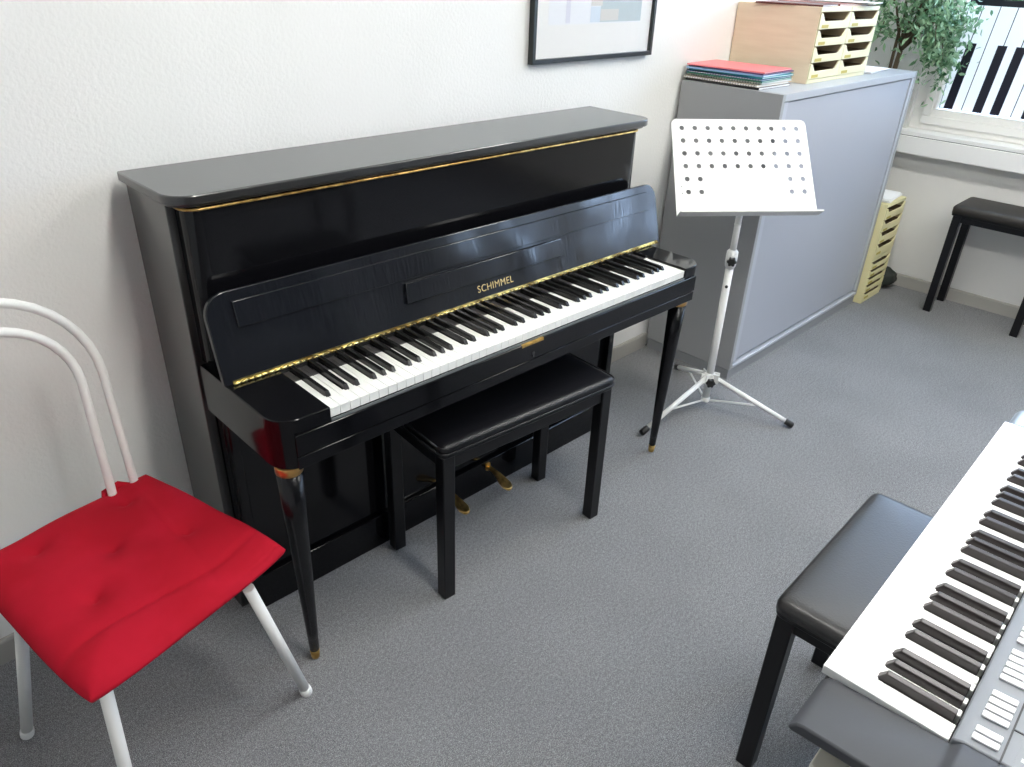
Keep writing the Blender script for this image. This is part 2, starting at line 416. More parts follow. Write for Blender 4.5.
for i in range(51):
    if seq[i % 7] in 'ACDFG':
        off = {'A': 0.001, 'C': -.0015, 'D': .0015, 'F': -.002, 'G': 0}[seq[i % 7]]
        if first is None: first = o = obj('black_key', bk, M['ebony'], P, bevel=.0012)
        else: o = first.copy(); COL.objects.link(o)
        o.location.x = K0+(i+1)*KW+off
b = B(); box(b, K0, K0+1.2225, -.384, -.2835, .701, .742); obj('key_block_rail', b, M['felt'], P)
# fallboard: leans back against the upper panel
by, bz, ty, tz = -.380, .737, -.332, .922
TL = math.hypot(ty-by, tz-bz); et = Vector((0, (ty-by)/TL, (tz-bz)/TL)); en = Vector((0, -et.z, et.y))
def FB(v):   # (x, t, n)
    t = v.y; return Vector((v.x, by, bz)) + et*t + en*v.z
b = B(); prism(b, rrect(.012, 1.500, 0, TL, .048, 8, (2, 3)), -.016, 0, T=FB)
fall = obj('fallboard', b, M['fall'], P, bevel=.0025)
b = B(); prism(b, rrect(.070, 1.456, .112, .168, .003, 3), .0005, .0055, T=FB); obj('music_flap', b, M['fall'], fall, bevel=.0015)
b = B(); prism(b, [(.484, .054), (1.046, .054), (1.036, .104), (.490, .104)], .0005, .0095, T=FB); obj('music_ledge', b, M['fall'], fall, bevel=.002)
b = B()
for k in range(96):
    x = .030+k*(1.458/96); r = .0034 if k % 2 else .0027
    tube(b, [FB(Vector((x+.0006, .002, .0028))), FB(Vector((x+1.458/96-.0006, .002, .0028)))], r, 8)
box(b, .030, 1.488, .002, .009, .0004, .0014, T=FB)
obj('brass_hinge', b, M['hinge'], fall)
me = text_mesh('SCHIMMEL', .0265, .0003)
lg = bpy.data.objects.new('lettering', me); COL.objects.link(lg); lg.parent = fall; me.materials.append(M['gold'])
xs = [v.co.x for v in me.vertices]; sc = .128/(max(xs)-min(xs))
mtx = Matrix((( sc, 0, 0, .775), (0, et.y, en.y, 0), (0, et.z, en.z, 0), (0, 0, 0, 1)))
pos = FB(Vector((.776, .033, .0011))); mtx.translation = pos
me.transform(mtx); lg['label'] = 'gold lettering of the maker on the key cover'
# front legs
for tx, bx in ((.048, .071), (1.404, 1.443)):
    ty_, by_ = -.545, -.503
    def L(z, k=.6225): f = z/k; return (bx+(tx-bx)*f, by_+(ty_-by_)*f, z)
    b = B(); zs = [.030, .10, .25, .45, .60]; rs = [.0115, .0135, .018, .0235, .0275]
    tube(b, [L(z) for z in zs], rs, 24); lo = obj('leg', b, M['leg_black'], P)
    b = B(); tube(b, [L(.6005), L(.602), L(.620), L(.6225)], [.0265, .0285, .0285, .0275], 24); obj('top_ferrule', b, M['copper'], lo)
    b = B(); tube(b, [L(0), L(.004), L(.0295)], [.0095, .0105, .0118], 20); obj('foot_ferrule', b, M['brass'], lo)
# pedals
for x in (.672, .852):
    b = B(); n = 14; top = []; 
    prof = [(-.2755, .0065, .090), (-.300, .0075, .090), (-.325, .011, .084), (-.350, .017, .072), (-.368, .0175, .067), (-.380, .013, .064), (-.386, .005, .062)]
    for s, dz in ((1, .0),):
        up = [(x+w, y, z) for y, w, z in prof]+[(x-w, y, z) for y, w, z in reversed(prof)]
    a = [b.verts.new(Vector(q)) for q in up]; c = [b.verts.new(Vector(q)-Vector((0, 0, .009))) for q in up]; m = len(prof)
    for vv in (a, c):
        for i in range(m-1):
            b.faces.new((vv[i], vv[i+1], vv[2*m-2-i], vv[2*m-1-i]))
    for i in range(2*m): b.faces.new((a[i], a[(i+1) % (2*m)], c[(i+1) % (2*m)], c[i]))
    pd = obj('pedal', b, M['brass'], P, bevel=.002)
    b = B(); prism(b, rrect(x-.009, x+.009, .072, .102, .006), -.2785, -.2755, T=lambda v: Vector((v.x, v.z, v.y))); obj('pedal_plate', b, M['brass'], pd)

# ------------------------------------------------------------------ piano bench
def bench(t, L_, D_, zt, pad, leg, apron, mpad, inset=.018, puff=.0, piping=True, ex=0):
    """local: x 0..L_, y 0..D_ are the outer faces of the legs"""
    e = inset; E2 = inset+ex
    for x in (0, L_-leg):
        for y in (0, D_-leg):
            b = B(); T = lambda v: v
            box(b, x, x+leg, y, y+leg, 0, zt-pad-.012); obj('leg', b, M['black_wood'], t, bevel=.003)
    b = B(); z0, z1 = zt-pad-.012-apron, zt-pad-.0125
    box(b, leg, L_-leg, .006, .026, z0, z1); box(b, leg, L_-leg, D_-.026, D_-.006, z0, z1)
    box(b, .006, .026, leg, D_-leg, z0, z1); box(b, L_-.026, L_-.006, leg, D_-leg, z0, z1)
    obj('apron', b, M['black_wood'], t, bevel=.002)
    b = B(); prism(b, rrect(-e+.002, L_+E2-.002, -e+.002, D_+e-.002, .02), zt-pad-.012, zt-pad-.0005); obj('seat_board', b, M['black_wood'], t, bevel=.003)
    # upholstered pad: gridded top, soft edge
    b = B(); nx, ny = 24, 14; x0, x1, y0, y1 = -e, L_+E2, -e, D_+e
    def g(i, j):
        u, v = i/nx, j/ny
        x = x0+(x1-x0)*u; y = y0+(y1-y0)*v
        du = min(u, 1-u)*(x1-x0); dv = min(v, 1-v)*(y1-y0); d = min(du, dv)
        z = zt+puff*(1-math.exp(-d/.05)) - .010*math.exp(-d/.006)
        return x, y, z
    def rc(x, y, r=.022):
        cx = min(max(x, x0+r), x1-r); cy = min(max(y, y0+r), y1-r)
        if cx != x and cy != y:
            dx, dy = x-cx, y-cy; m_ = max(abs(dx), abs(dy)); l = math.hypot(dx, dy)
            return cx+dx*m_/l, cy+dy*m_/l
        return x, y
    us = [0, .012, .03, .06]+[.06+.88*k/20 for k in range(1, 20)]+[.94, .97, .988, 1]
    grid = []
    for u in us:
        row = []
        for v in us:
            x = x0+(x1-x0)*u; y = y0+(y1-y0)*v
            d = min(min(u, 1-u)*(x1-x0), min(v, 1-v)*(y1-y0))
            z = zt-.012*math.exp(-d/.005)+puff*(1-math.exp(-d/.06))
            x, y = rc(x, y); row.append(b.verts.new((x, y, z)))
        grid.append(row)
    k = len(us)
    for i in range(k-1):
        for j in range(k-1): b.faces.new((grid[i][j], grid[i+1][j], grid[i+1][j+1], grid[i][j+1])).smooth = True
    ring = [grid[i][0] for i in range(k)]+[grid[k-1][j] for j in range(1, k)]+[grid[i][k-1] for i in range(k-2, -1, -1)]+[grid[0][j] for j in range(k-2, 0, -1)]
    low = [b.verts.new((v.co.x, v.co.y, zt-pad)) for v in ring]
    n = len(ring)
    for i in range(n): b.faces.new((ring[i], ring[(i+1) % n], low[(i+1) % n], low[i])).smooth = True
    b.faces.new(low)
    seat = obj('seat', b, mpad, t)
    if piping:
        b = B(); tube(b, [(x, y, zt-pad+.003) for x, y in rrect(-e-.001, L_+E2+.001, -e-.001, D_+e+.001, .022)]+[(-e-.001, -e+.021, zt-pad+.003)], .0028, 8); tube(b, [(x, y, zt-.006) for x, y in rrect(-e-.0005, L_+E2+.0005, -e-.0005, D_+e+.0005, .022)]+[(-e-.0005, -e+.021, zt-.006)], .0022, 8); obj('piping', b, mpad, seat)
t = empty('piano_bench', 'black piano bench with padded seat, pushed up to the upright piano', 'bench', (.416, -.582, 0), -.0909)
bench(t, .592, .283, .5035, .026, .036, .04, M['leather'], inset=.007)
t = empty('keyboard_bench', 'dark leather bench with plump padded seat, partly under the electronic keyboard', 'bench', (.578, -1.700, 0), 0.02)
bench(t, .418, .320, .488, .028, .036, .03, M['leather2'], inset=.008, puff=.006, piping=False, ex=.062)
t = empty('wall_bench', 'black bench with dull padded seat standing below the window sill', 'bench', (3.575, -1.172, 0), 0)
bench(t, .245, .445, .558, .04, .036, .03, M['leather3'], inset=.012, puff=.004, piping=False)

# ------------------------------------------------------------------ red-cushioned chair
CH = empty('metal_chair', 'white tubular metal chair with double hoop back, left of the piano', 'chair', (-.30, -.46, 0), radians(12))
inv = (Matrix.Translation((-.30, -.46, 0)) @ Matrix.Rotation(radians(12), 4, 'Z')).inverted()
W = lambda *q: inv @ Vector(q)
# seat: round sheet-metal disc with rolled rim
sc_ = W(-.298, -.452, 0)
b = B(); lathe(b, [(.02, .415), (.212, .415), (.220, .420), (.224, .430), (.219, .4395), (.205, .436), (.02, .434)], (sc_.x, sc_.y), 48)
obj('seat', b, M['white_steel'], CH, smooth=True)
legs = [((-.113, -.605, .418), (-.013, -.583, 0)), ((-.400, -.632, .418), (-.425, -.655, 0)), ((-.455, -.375, .418), (-.515, -.258, 0)), ((-.15, -.27, .418), (-.106, -.175, 0))]
for a, c in legs:
    a, c = W(*a), W(*c); b = B(); d = (c-a)
    tube(b, [a, a+d*.955], .0118, 18); lg_ = obj('leg', b, M['white_steel'], CH)
    b = B(); tube(b, [a+d*.94, a+d*.955, a+d*.99, c], [.0125, .0138, .0138, .0118], 18); obj('foot_cap', b, M['white_paint'], lg_)
ex = Vector((cos(radians(12)), sin(radians(12)), 0)); n0 = Vector((-sin(radians(12)), cos(radians(12)), 0)); ez = (Vector((0, 0, 1))+n0*.1).normalized()
P0 = Vector((-.165, -.21, .45))
def hoop(xc, r, zc, rad, x_foot, z_low):
    pts = []
    for sgn in (1, -1):
        side = [(xc+sgn*(x_foot-xc), z_low)]
        for k in range(1, 5): 
            f = k/5; side.append((xc+sgn*((x_foot-xc)*(1-f)+r*f + .0*f), z_low+(zc-z_low)*f))
        pts.append(side)
    p = pts[0]+[(xc+r*cos(radians(a)), zc+r*sin(radians(a))) for a in range(0, 181, 9)]+pts[1][::-1]
    b = B(); tube(b, [inv @ (P0+ex*x+ez*(z-.45)) for x, z in p], rad, 14)
    return b
obj('back_hoop', hoop(-.203, .213, .752, .0092, .001, .43), M['white_steel'], CH)
obj('back_hoop', hoop(-.190, .154, .752, .0092, -.052, .43), M['white_steel'], CH)
# cushion
CU = empty('seat_cushion', 'red tufted square cushion lying on the white metal chair', 'cushion', (-.27, -.44, .442), 0)
def cushion():
    b = B(); FL, FR, BR, BL = Vector((-.446, -.728, 0)), Vector((-.014, -.618, 0)), Vector((-.121, -.170, 0)), Vector((-.505, -.245, 0))
    O = Vector((-.27, -.44, .442)); n = 44
    tufts = [(.28, .40), (.78, .44), (.27, .84), (.74, .84), (.5, .60)]
    def pos(u, v, top):
        a, c = 2*u-1, 2*v-1; k = .045                       # rounded corners
        a, c = a*(1-k*c**4*a*a), c*(1-k*a**4*c*c)
        u2, v2 = (a+1)/2, (c+1)/2
        p = (FL*(1-u2)+FR*u2)*(1-v2)+(BL*(1-u2)+BR*u2)*v2
        d = min(u, 1-u, v, 1-v)*.42
        th = (1-math.exp(-(d/.011)))
        if top:
            zz = .026+.018*th+.014*(1-math.exp(-d/.05))
            for a_, c_ in tufts:
                r = math.hypot((u-a_)*.4, (v-c_)*.44); zz -= .020*math.exp(-(r/.017)**1.1)
                zz -= .006*math.exp(-(r/.05)**2)
            cr = v-.19-.035*sin(u*6+.4); zz -= .010*math.exp(-(abs(cr)/.020))*max(0, sin(pi*u))**.4
            cr = (u-v*.25-.62); zz -= .003*math.exp(-(cr/.012)**2)*max(0, sin(pi*v))
            zz += .0022*sin(u*9+v*5)*sin(v*11-u*4)
        else: zz = .026-.0255*th
        return p+Vector((0, 0, .442+zz))-O
    t_ = {}; l_ = {}
    us = [0, .005, .012, .022, .04, .065]+[.065+.87*k/60 for k in range(1, 60)]+[.935, .96, .978, .988, .995, 1]
    m = len(us)
    for i, u in enumerate(us):
        for j, v in enumerate(us):
            # pull corners in a little so that they read as sewn
            uu, vv = u, v
            t_[i, j] = b.verts.new(pos(uu, vv, True))
            edge = i in (0, m-1) or j in (0, m-1)
            l_[i, j] = t_[i, j] if edge else b.verts.new(pos(uu, vv, False))
    for i in range(m-1):
        for j in range(m-1):
            b.faces.new((t_[i, j], t_[i+1, j], t_[i+1, j+1], t_[i, j+1]))
            q = (l_[i, j], l_[i, j+1], l_[i+1, j+1], l_[i+1, j])
            if len(set(q)) == 4:
                try: b.faces.new(q)
                except ValueError: pass
    return b
cu = obj('cushion_cover', cushion(), M['red'], CU, smooth=True)
b = B()
for (x0, y0), (x1, y1) in (((-.175, -.215), (-.222, -.200)), ((-.21, -.225), (-.247, -.262))):
    pass
o0 = Vector((-.27, -.44, .442))
tube(b, [Vector(q)-o0 for q in ((-.158, -.212, .474), (-.192, -.190, .480), (-.222, -.198, .478), (-.236, -.226, .474))], [.006, .011, .011, .006], 8)
obj('tie_strap', b, M['red'], cu)

# ------------------------------------------------------------------ music stand
SX, SY = 1.842, -.496
MS = empty('music_stand', 'white orchestra music stand with perforated desk, between piano and grey cabinet', 'music stand', (SX, SY, 0), 0)
Q = lambda *q: Vector(q)-Vector((SX, SY, 0))
b = B(); tube(b, [(0, 0, .035), (0, 0, .585)], .0145, 20); low = obj('lower_tube', b, M['white_paint'], MS)
b = B(); tube(b, [(0, 0, .585), (0, 0, .595), (0, 0, .61), (0, 0, .647), (0, 0, .655)], [.0146, .019, .021, .0205, .0145], 20); obj('clamp_collar', b, M['white_paint'], MS)
b = B(); tube(b, [(0, 0, .6455), (0, 0, .79)], .0115, 18); tube(b, [(0, 0, .745), (0, 0, .75)], .0122, 18); obj('upper_tube', b, M['white_paint'], MS)
def star(b, c, d, r, th):
    d = Vector(d).normalized(); u, w = frame_at(d); c = Vector(c); n = 30
    ring = [[b.verts.new(c+d*h+(u*cos(2*pi*k/n)+w*sin(2*pi*k/n))*(r*s*(1+.16*cos(6*2*pi*k/n)))) for k in range(n)] for h, s in ((0, .9), (th*.2, 1), (th*.8, 1), (th, .85))]
    for a, e in zip(ring, ring[1:]):
        for k in range(n): b.faces.new((a[k], a[(k+1) % n], e[(k+1) % n], e[k]))
    b.faces.new(ring[0]); b.faces.new(ring[-1])
cam_dir = (-.86, -.5, 0)
b = B(); star(b, (-.019, -.013, .620), cam_dir, .0155, .016); obj('clamp_knob', b, M['black_plastic'], MS, bevel=.0015)
b = B(); tube(b, [Vector((-.0125, -.0075, .520)), Vector((-.0165, -.0095, .520))], .0055, 12); obj('rivet', b, M['black_plastic'], MS)
b = B(); tube(b, [(0, 0, .118), (0, 0, .122), (0, 0, .150), (0, 0, .157)], [.0150, .023, .023, .0150], 20)
hub = obj('leg_hub', b, M['white_paint'], MS)
b = B(); star(b, (-.018, -.016, .128), (-.7, -.7, 0), .0165, .018); obj('hub_knob', b, M['black_plastic'], hub, bevel=.0015)
b = B(); tube(b, [(0, 0, .030), (0, 0, .034), (0, 0, .046), (0, 0, .050)], [.014, .017, .017, .0145], 18); obj('brace_collar', b, M['white_paint'], MS)
for fx, fy in ((1.486, -.452), (1.960, -.810), (2.028, -.238)):
    f = Q(fx, fy, .014); d = Vector((f.x, f.y, 0)).normalized(); a = d*.020+Vector((0, 0, .140))
    b = B(); tube(b, [a, a+(f-a)*.93], .0095, 16)
    # hinge cheeks
    s = Vector((-d.y, d.x, 0))
    for k in (-1, 1):
        q = a+s*.011*k; box(b, -.016, .016, -.0022, .0022, -.018, .018, T=Matrix.Translation(q) @ Matrix(((d.x, s.x, 0, 0), (d.y, s.y, 0, 0), (0, 0, 1, 0), (0, 0, 0, 1))))
    lg_ = obj('leg', b, M['white_paint'], MS)
    b = B(); tube(b, [a+(f-a)*.91, a+(f-a)*.925, f, f+(f-a).normalized()*.004], [.0105, .012, .0125, .009], 16); obj('rubber_foot', b, M['black_plastic'], lg_)
    b = B(); e = a+(f-a)*.55; st = d*.016+Vector((0, 0, .038))
    tube(b, [st, e-Vector((0, 0, .007))], .0042, 8)
    obj('brace', b, M['white_paint'], lg_)
# desk
DC = Vector((1.895, -.445, .952)); yaw, tilt = -.647, .686
rx = Vector((cos(yaw), sin(yaw), 0)); nn = Vector((sin(yaw), -cos(yaw), 0)); up = Vector((0, 0, 1))*cos(tilt)-nn*sin(tilt); nf = rx.cross(up)
D = Matrix(((rx.x, up.x, nf.x, DC.x-SX), (rx.y, up.y, nf.y, DC.y-SY), (rx.z, up.z, nf.z, DC.z), (0, 0, 0, 1)))
b = B(); hw, ht, hb = .2455, .150, .203
outline = [(x-.015*(1 if (x < 0 and y < -.1) else 0), y) for x, y in rrect(-hw, hw, -hb, ht, .020, 6, (2, 3))]
loops = [outline]
for r_ in range(6):
    for c_ in range(10):
        if r_ >= 4 and c_ not in (0, 1, 8, 9): continue
        cx, cy = (-4.5+c_)*.0466, (2.5-r_)*.0468
        loops.append([(cx+.0088*cos(2*pi*k/16), cy+.0088*sin(2*pi*k/16)) for k in range(16)])
for sx in (-1, 1):
    for yy in (-.098, -.121): loops.append([(sx*.232+.0022*cos(2*pi*k/8), yy+.0022*sin(2*pi*k/8)) for k in range(8)])
edges = []
for lp in loops:
    vs = [b.verts.new((x, y, 0)) for x, y in lp]
    edges += [b.edges.new((vs[i], vs[(i+1) % len(vs)])) for i in range(len(vs))]
bmesh.ops.triangle_fill(b, use_beauty=True, use_dissolve=False, edges=edges)
b.transform(D)
desk = obj('desk_plate', b, M['white_paint'], MS); md = desk.modifiers.new('sheet', 'SOLIDIFY'); md.thickness = .0022; md.offset = 0
b = B(); prism(b, [(-hb, -.001), (-hb-.002, .040), (-hb+.003, .0415), (-hb+.002, .001)], -hw-.015, hw+.002, T=lambda v: D @ Vector((v.z, v.x, v.y)))
obj('desk_ledge', b, M['white_paint'], desk)
b = B()
j0 = Vector((0, 0, .790)); j1 = D @ Vector((0, -.125, -.012))
tube(b, [j0-Vector((0, 0, .01)), j0+Vector((.004, .004, .02)), j1], [.0125, .0125, .011], 14)
box(b, -.05, .05, -.165, -.085, -.0075, -.0018, T=D)
obj('tilt_bracket', b, M['white_paint'], desk)
b = B(); star(b, Vector((-.022, .012, .815)), (-.8, .55, 0), .0135, .016); obj('tilt_knob', b, M['black_plastic'], desk, bevel=.0015)

# ------------------------------------------------------------------ cabinet
CX0, CX1, CD, CHt = 2.114, 3.397, -.439, 1.145
CB = empty('low_cabinet', 'long grey low cabinet with flush sliding front, against the white wall by the window', 'cabinet', (CX0, 0, 0), 0)
T0 = lambda v: v-Vector((CX0, 0, 0))
b = B(); box(b, CX0, CX0+.02, CD, -.014, .045, CHt, T=T0); obj('side_panel', b, M['cab_side'], CB, bevel=.001)
b = B(); box(b, CX1-.02, CX1, CD, -.014, .045, CHt, T=T0); obj('side_panel', b, M['cab_side'], CB, bevel=.001)
b = B(); box(b, CX0+.0203, CX1-.0203, CD, -.014, CHt-.0255, CHt, T=T0); obj('top_panel', b, [M['cab_top']], CB, bevel=.0015)
b = B(); box(b, CX0+.02, CX1-.02, -.03, -.014, .045, CHt-.026, T=T0); obj('back_panel', b, M['cab_side'], CB)
for xa, xb in ((CX0+.0205, CX0+.050), (CX1-.045, CX1-.0205)):
    b = B(); box(b, xa, xb, CD+.001, CD+.018, .075, CHt-.028, T=T0); obj('front_post', b, M['cab_frame'], CB, bevel=.001)
b = B(); box(b, CX0+.0505, CX1-.0455, CD+.007, CD+.016, .078, CHt-.030, T=T0); obj('sliding_door', b, M['cab_front'], CB, bevel=.002)
b = B(); box(b, CX0+.0205, CX1-.0205, CD-.004, CD+.03, .050, .066, T=T0); obj('bottom_rail', b, M['cab_frame'], CB, bevel=.003)
b = B(); box(b, CX0+.004, CX1-.004, CD+.006, -.016, 0, .0415, T=T0); obj('plinth', b, mat('plinth_grey', (.27, .28, .29), .5), CB)

# ------------------------------------------------------------------ drawer boxes on the cabinet
def drawer_unit(name, label, x0, w, y0, y1, z0, h, rows, mbody, mfront, group, wide=.40, nf=.50):
    t = empty(name, label, 'drawer box', (x0, y0, z0), 0, group)
    d = y1-y0; th = .008; base = .016
    b = B(); box(b, 0, th, 0, d, 0, h); box(b, w-th, w, 0, d, 0, h); box(b, th, w-th, 0, d, h-.018, h); box(b, th, w-th, 0, d, 0, base); box(b, th, w-th, d-.006, d, base, h-.018)
    rh = (h-.018-base)/rows
    for r in range(1, rows): box(b, th, w-th, .01, d-.007, base+rh*r-.0015, base+rh*r+.0015)
    obj('body', b, [mbody], t, bevel=.0012)
    b = B(); box(b, .001, w-.001, -.0035, -.0003, .001, base-.001); obj('face_strip', b, mfront, t)
    b = B(); box(b, .001, w-.001, -.0035, -.0003, h-.016, h-.001); obj('face_strip', b, mfront, t)
    for r in range(rows):
        za = base+rh*r+.001; zb = za+rh-.004; zn = za+(zb-za)*nf; cx = w/2; ww = w*wide
        b = B()
        prof = [(.001, za), (w-.001, za), (w-.001, zb), (cx+ww, zb), (cx+ww-.004, zb-.003), (cx+ww*.78, zn+.003), (cx+ww*.7, zn), (cx-ww*.7, zn), (cx-ww*.78, zn+.003), (cx-ww+.004, zb-.003), (cx-ww, zb), (.001, zb)]
        prism(b, prof, -.006, -.0003, T=lambda v: Vector((v.x, v.z, v.y)))
        dr = obj('drawer', b, mfront, t, bevel=.0008)
        b = B(); box(b, .012, w-.012, .001, d-.02, za+.002, za+.004); box(b, .012, .014, .001, d-.02, za+.004, zn); box(b, w-.014, w-.012, .001, d-.02, za+.004, zn); obj('tray', b, M['tray_in'], dr)
        b = B(); box(b, w*.09, w*.30, -.0068, -.0061, za+.004, za+.015); obj('name_tag', b, M['tag'], dr)
    return t
drawer_unit('drawer_box', 'cream drawer box on the grey cabinet, beside the stack of music books', 2.460, .266, -.349, -.004, CHt, .268, 4, M['ply'], M['cream'], 'drawer boxes on the cabinet', .44)
drawer_unit('drawer_box', 'cream drawer box on the grey cabinet, nearest the green plant', 2.7275, .270, -.349, -.004, CHt, .268, 4, M['ply'], M['cream'], 'drawer boxes on the cabinet', .44)
# tower beside the cabinet
drawer_unit('drawer_tower', 'yellowed cream drawer box on the floor at the cabinet end, lower of two', 3.402, .245, -.468, -.245, 0, .245, 5, M['cream2'], M['cream2'], 'drawer boxes on the floor', .455, .6)
drawer_unit('drawer_tower', 'yellowed cream drawer box standing on another at the cabinet end, upper of two', 3.402, .245, -.468, -.245, .2455, .285, 4, M['cream2'], M['cream2'], 'drawer boxes on the floor', .455, .6)

# ------------------------------------------------------------------ books and papers
def book(name, label, x, y, z, w, d, h, rz, col, group=None, spiral=False, cat='book'):
    t = empty(name, label, cat, (x, y, z), rz, group)
    b = B(); box(b, -w/2, w/2, -d/2, d/2, h-.0012, h); box(b, -w/2, w/2, -d/2, d/2, 0, .0012); 
    if not spiral: box(b, -w/2-.0008, -w/2, -d/2, d/2, 0, h)
    obj('cover', b, mat('cover', col, .4), t)
    b = B(); box(b, -w/2+.001, w/2-.003, -d/2+.002, d/2-.002, .0013, h-.0013); obj('pages', b, M['paper'], t)
    if spiral:
        b = B()
        for k in range(28):
            y_ = -d/2+.01+k*(d-.02)/27
            tube(b, [(-w/2+.004+.006*cos(a)-.004, y_, h/2+(h/2-.0002)*sin(a)) for a in [2*pi*q/8 for q in range(9)]], .0007, 5, caps=False)
        obj('spiral_wire', b, M['black_plastic'], t)
    return t
stack = [((.03, .03, .03), .009, 'music book with black cover', 0, .0), ((.72, .62, .50), .007, 'tan music book', 1, -.01), ((.75, .74, .70), .007, 'white spiral music book', 1, .012),
         ((.05, .28, .18), .005, 'green music book', 0, .0), ((.04, .10, .25), .005, 'dark blue music book', 1, -.006), ((.02, .33, .35), .006, 'teal music book', 0, .01),
         ((.28, .48, .72), .006, 'light blue music book', 0, -.004), ((.10, .03, .14), .004, 'dark purple music book', 0, .006), ((.85, .22, .25), .005, 'salmon red music book', 0, .0)]
z = CHt
words = ['lying bottom of the stack', 'second from the bottom', 'third from the bottom', 'fourth from the bottom', 'in the middle', 'above the dark blue one', 'third from the top', 'second from the top', 'topmost']
for i, (c, h, lab, sp, dx) in enumerate(stack):
    book('music_book', '%s, %s of the stack beside the drawer boxes' % (lab, words[i].replace(' of the stack', '')), 2.252+dx, -.172+R.uniform(-.004, .004), z, .228, .318, h, radians(R.uniform(-2, 3)), c, 'music books on the cabinet', bool(sp))
    z += h+.0008
ztop = CHt+.268
book('magazine', 'dark brown magazine on top of the left drawer box', 2.56, -.205, ztop, .21, .26, .006, radians(8), (.12, .03, .02), 'papers on the drawer boxes', cat='magazine')
book('magazine', 'reddish magazine on top of the drawer boxes, under the loose sheets', 2.79, -.20, ztop, .22, .28, .007, radians(-6), (.33, .12, .09), 'papers on the drawer boxes', cat='magazine')
def sheets(label, x, y, z, w, d, n, rz):
    b = B(); rr = random.Random(5)
    for k in range(n):
        T = Matrix.Translation((rr.uniform(-.006, .006), rr.uniform(-.006, .006), k*.0016)) @ Matrix.Rotation(rr.uniform(-.06, .06), 4, 'Z')
        box(b, -w/2, w/2, -d/2, d/2, 0, .0012, T=T)
    o = obj('paper_sheets', b, M['paper']); o.location = (x, y, z); o.rotation_euler = (0, 0, rz); tag(o, label, 'papers'); return o
sheets('loose white sheets on top of the right drawer box', 2.90, -.235, ztop+.0075, .21, .28, 3, radians(10))
sheets('small pile of white papers on the cabinet beside the plant', 3.17, -.27, CHt, .25, .16, 6, radians(4))
sheets('crumpled white papers on top of the floor drawer boxes', 3.52, -.36, .5308, .2, .19, 12, radians(6))

# ------------------------------------------------------------------ picture
PC = empty('framed_picture', 'black-framed print of pale blue shapes hanging on the white wall above the piano', 'picture', (1.573, 0, 1.246), 0)
fw, fh, y0 = .62, .80, -.022
b = B()
for a in ((-fw/2, -fw/2+.014, 0, fh), (fw/2-.014, fw/2, 0, fh), (-fw/2+.014, fw/2-.014, 0, .014), (-fw/2+.014, fw/2-.014, fh-.014, fh)):
    box(b, a[0], a[1], y0, -.001, a[2], a[3])
obj('frame', b, M['pframe'], PC, bevel=.001)
b = B(); box(b, -fw/2+.0141, fw/2-.0141, y0+.012, y0+.014, .0141, fh-.0141); obj('mount', b, M['paper'], PC)
b = B(); ya = y0+.0118
box(b, -.235, .235, ya-.0004, ya, .108, .69, 0)
for x0, x1, z0_, z1_, mi in ((.015, .235, .112, .40, 1), (-.035, .022, .160, .30, 4), (-.035, .014, .112, .158, 2), (.016, .11, .116, .150, 4), (-.155, -.135, .112, .33, 3), (-.2, .2, .44, .60, 2)):
    box(b, x0, x1, ya-.0007-.0001*mi, ya-.0005, z0_, z1_, mi)
obj('print', b, [mat('print_white', (.84, .85, .88), .5), mat('print_grey_blue', (.50, .58, .60), .5), mat('print_pale_blue', (.66, .74, .82), .5), mat('print_lilac', (.72, .72, .80), .5), mat('print_warm_grey', (.66, .64, .61), .5)], PC)
b = B(); box(b, -fw/2+.0141, fw/2-.0141, y0+.006, y0+.008, .0141, fh-.0141); obj('picture_glass', b, M['glass'], PC)

